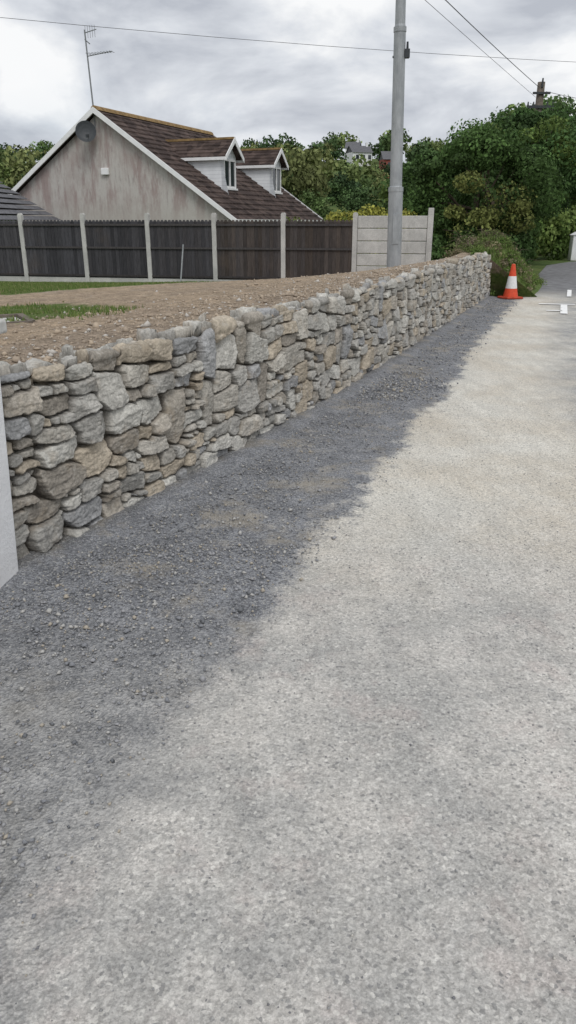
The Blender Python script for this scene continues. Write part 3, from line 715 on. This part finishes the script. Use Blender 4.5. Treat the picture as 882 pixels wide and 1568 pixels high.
wire((10.1,33.9,6.65),(-11.6,-10,7.5),.35,.011,'cable_1',ow); wire((10.0,33.9,6.30),(-12.3,-10,7.1),.1,.006,'cable_2',ow)
wire((-34,11.5,7.6),(36,34,7.4),1.55,.0055,'cable_3',ow); wire((10.4,33.9,6.5),(24,37,6.0),.4,.010,'cable_4',ow); wire((10.4,33.9,5.9),(24,38,5.6),.3,.010,'cable_5',ow)

# ------------------------------------------------------------ traffic cone
cn=empty('traffic_cone',(5.0,17.25,.005),.3)
def lathe(name,prof_,mat,par,n=28):
    mb=MB()
    for (r0,z0),(r1,z1) in zip(prof_[:-1],prof_[1:]):
        for i in range(n):
            a=2*math.pi*i/n; b=2*math.pi*(i+1)/n
            mb.poly([(r0*math.cos(a),r0*math.sin(a),z0),(r0*math.cos(b),r0*math.sin(b),z0),(r1*math.cos(b),r1*math.sin(b),z1),(r1*math.cos(a),r1*math.sin(a),z1)])
    return mb.obj(name,mat,par)
mb=MB(); mb.prism([(-.22,0),(.22,0),(.20,.045),(-.20,.045)],-.21,.21); mb.obj('base',MAT_RUB,cn,bevel=.02)
lathe('lower_body',[(.165,.045),(.160,.07),(.128,.22)],MAT_ORANGE,cn)
lathe('reflective_band',[(.129,.22),(.087,.48)],MAT_CWHITE,cn)
lathe('upper_body',[(.085,.48),(.042,.72),(.034,.735),(.028,.73),(.028,.6)],MAT_ORANGE,cn)

mb=MB(); mb.box(-.22,.22,-.22,.22,0,1.1); mb.prism([(-.27,1.1),(.27,1.1),(.0,1.25)],-.27,.27); o=mb.obj('gate_pillar',MAT_REND,bevel=.02); o.location=(13.25,36.2,-.05)

# ------------------------------------------------------------ world
wd=bpy.data.worlds.new('World'); scene.world=wd; wd.use_nodes=True; nt=wd.node_tree; nt.nodes.clear()
o=nt.nodes.new('ShaderNodeOutputWorld'); bg=nt.nodes.new('ShaderNodeBackground'); bg.inputs['Strength'].default_value=.1
sky=nt.nodes.new('ShaderNodeTexSky'); sky.sky_type='NISHITA'; sky.sun_disc=False; sky.sun_elevation=math.radians(52)
tc=nt.nodes.new('ShaderNodeTexCoord'); mp=nt.nodes.new('ShaderNodeMapping'); mp.inputs['Scale'].default_value=(1,1,2.2); mp.inputs['Location'].default_value=(.7,.2,.1)
n1=nt.nodes.new('ShaderNodeTexNoise'); n1.inputs['Scale'].default_value=4.6; n1.inputs['Detail'].default_value=7; n1.inputs['Roughness'].default_value=.54; n1.inputs['Distortion'].default_value=.3
r1=nt.nodes.new('ShaderNodeValToRGB'); cr=r1.color_ramp; cr.elements[0].position=.36; cr.elements[0].color=(.49,.52,.58,1); cr.elements[1].position=.60; cr.elements[1].color=(.95,.96,.97,1)
e=cr.elements.new(.48); e.color=(.70,.73,.78,1)
n2=nt.nodes.new('ShaderNodeTexNoise'); n2.inputs['Scale'].default_value=1.7; n2.inputs['Detail'].default_value=5
r2=nt.nodes.new('ShaderNodeMapRange'); r2.inputs[1].default_value=.55; r2.inputs[2].default_value=.75; r2.inputs[3].default_value=0; r2.inputs[4].default_value=.3
sc=nt.nodes.new('ShaderNodeVectorMath'); sc.operation='SCALE'; sc.inputs['Scale'].default_value=10.0
mx=nt.nodes.new('ShaderNodeMix'); mx.data_type='RGBA'
l=nt.links.new
l(tc.outputs['Generated'],mp.inputs[0]); l(mp.outputs[0],n1.inputs['Vector']); l(mp.outputs[0],n2.inputs['Vector']); l(n1.outputs['Fac'],r1.inputs[0]); l(r1.outputs[0],sc.inputs[0])
l(n2.outputs['Fac'],r2.inputs[0]); l(r2.outputs[0],mx.inputs[0]); l(sc.outputs[0],mx.inputs[6]); l(sky.outputs[0],mx.inputs[7]); l(mx.outputs[2],bg.inputs[0]); l(bg.outputs[0],o.inputs[0])
sd=bpy.data.lights.new('sun','SUN'); sd.energy=1.4; sd.angle=math.radians(24); sd.color=(1,.98,.95); so=bpy.data.objects.new('sun',sd); link(so)
el,az=math.radians(52),math.radians(165)
sky.sun_rotation=az
dirv=Vector((math.sin(az)*math.cos(el),math.cos(az)*math.cos(el),math.sin(el))); so.rotation_euler=dirv.to_track_quat('Z','Y').to_euler(); so.location=(0,0,30)

# ------------------------------------------------------------ camera
cd=bpy.data.cameras.new('camera'); cam=bpy.data.objects.new('camera',cd); link(cam)
cam.location=(0,0,1.6); cam.rotation_euler=(math.radians(90-21.4),0,0)
cd.sensor_fit='VERTICAL'; cd.sensor_height=36; cd.lens=25.99; cd.clip_start=.05; cd.clip_end=3000
scene.camera=cam
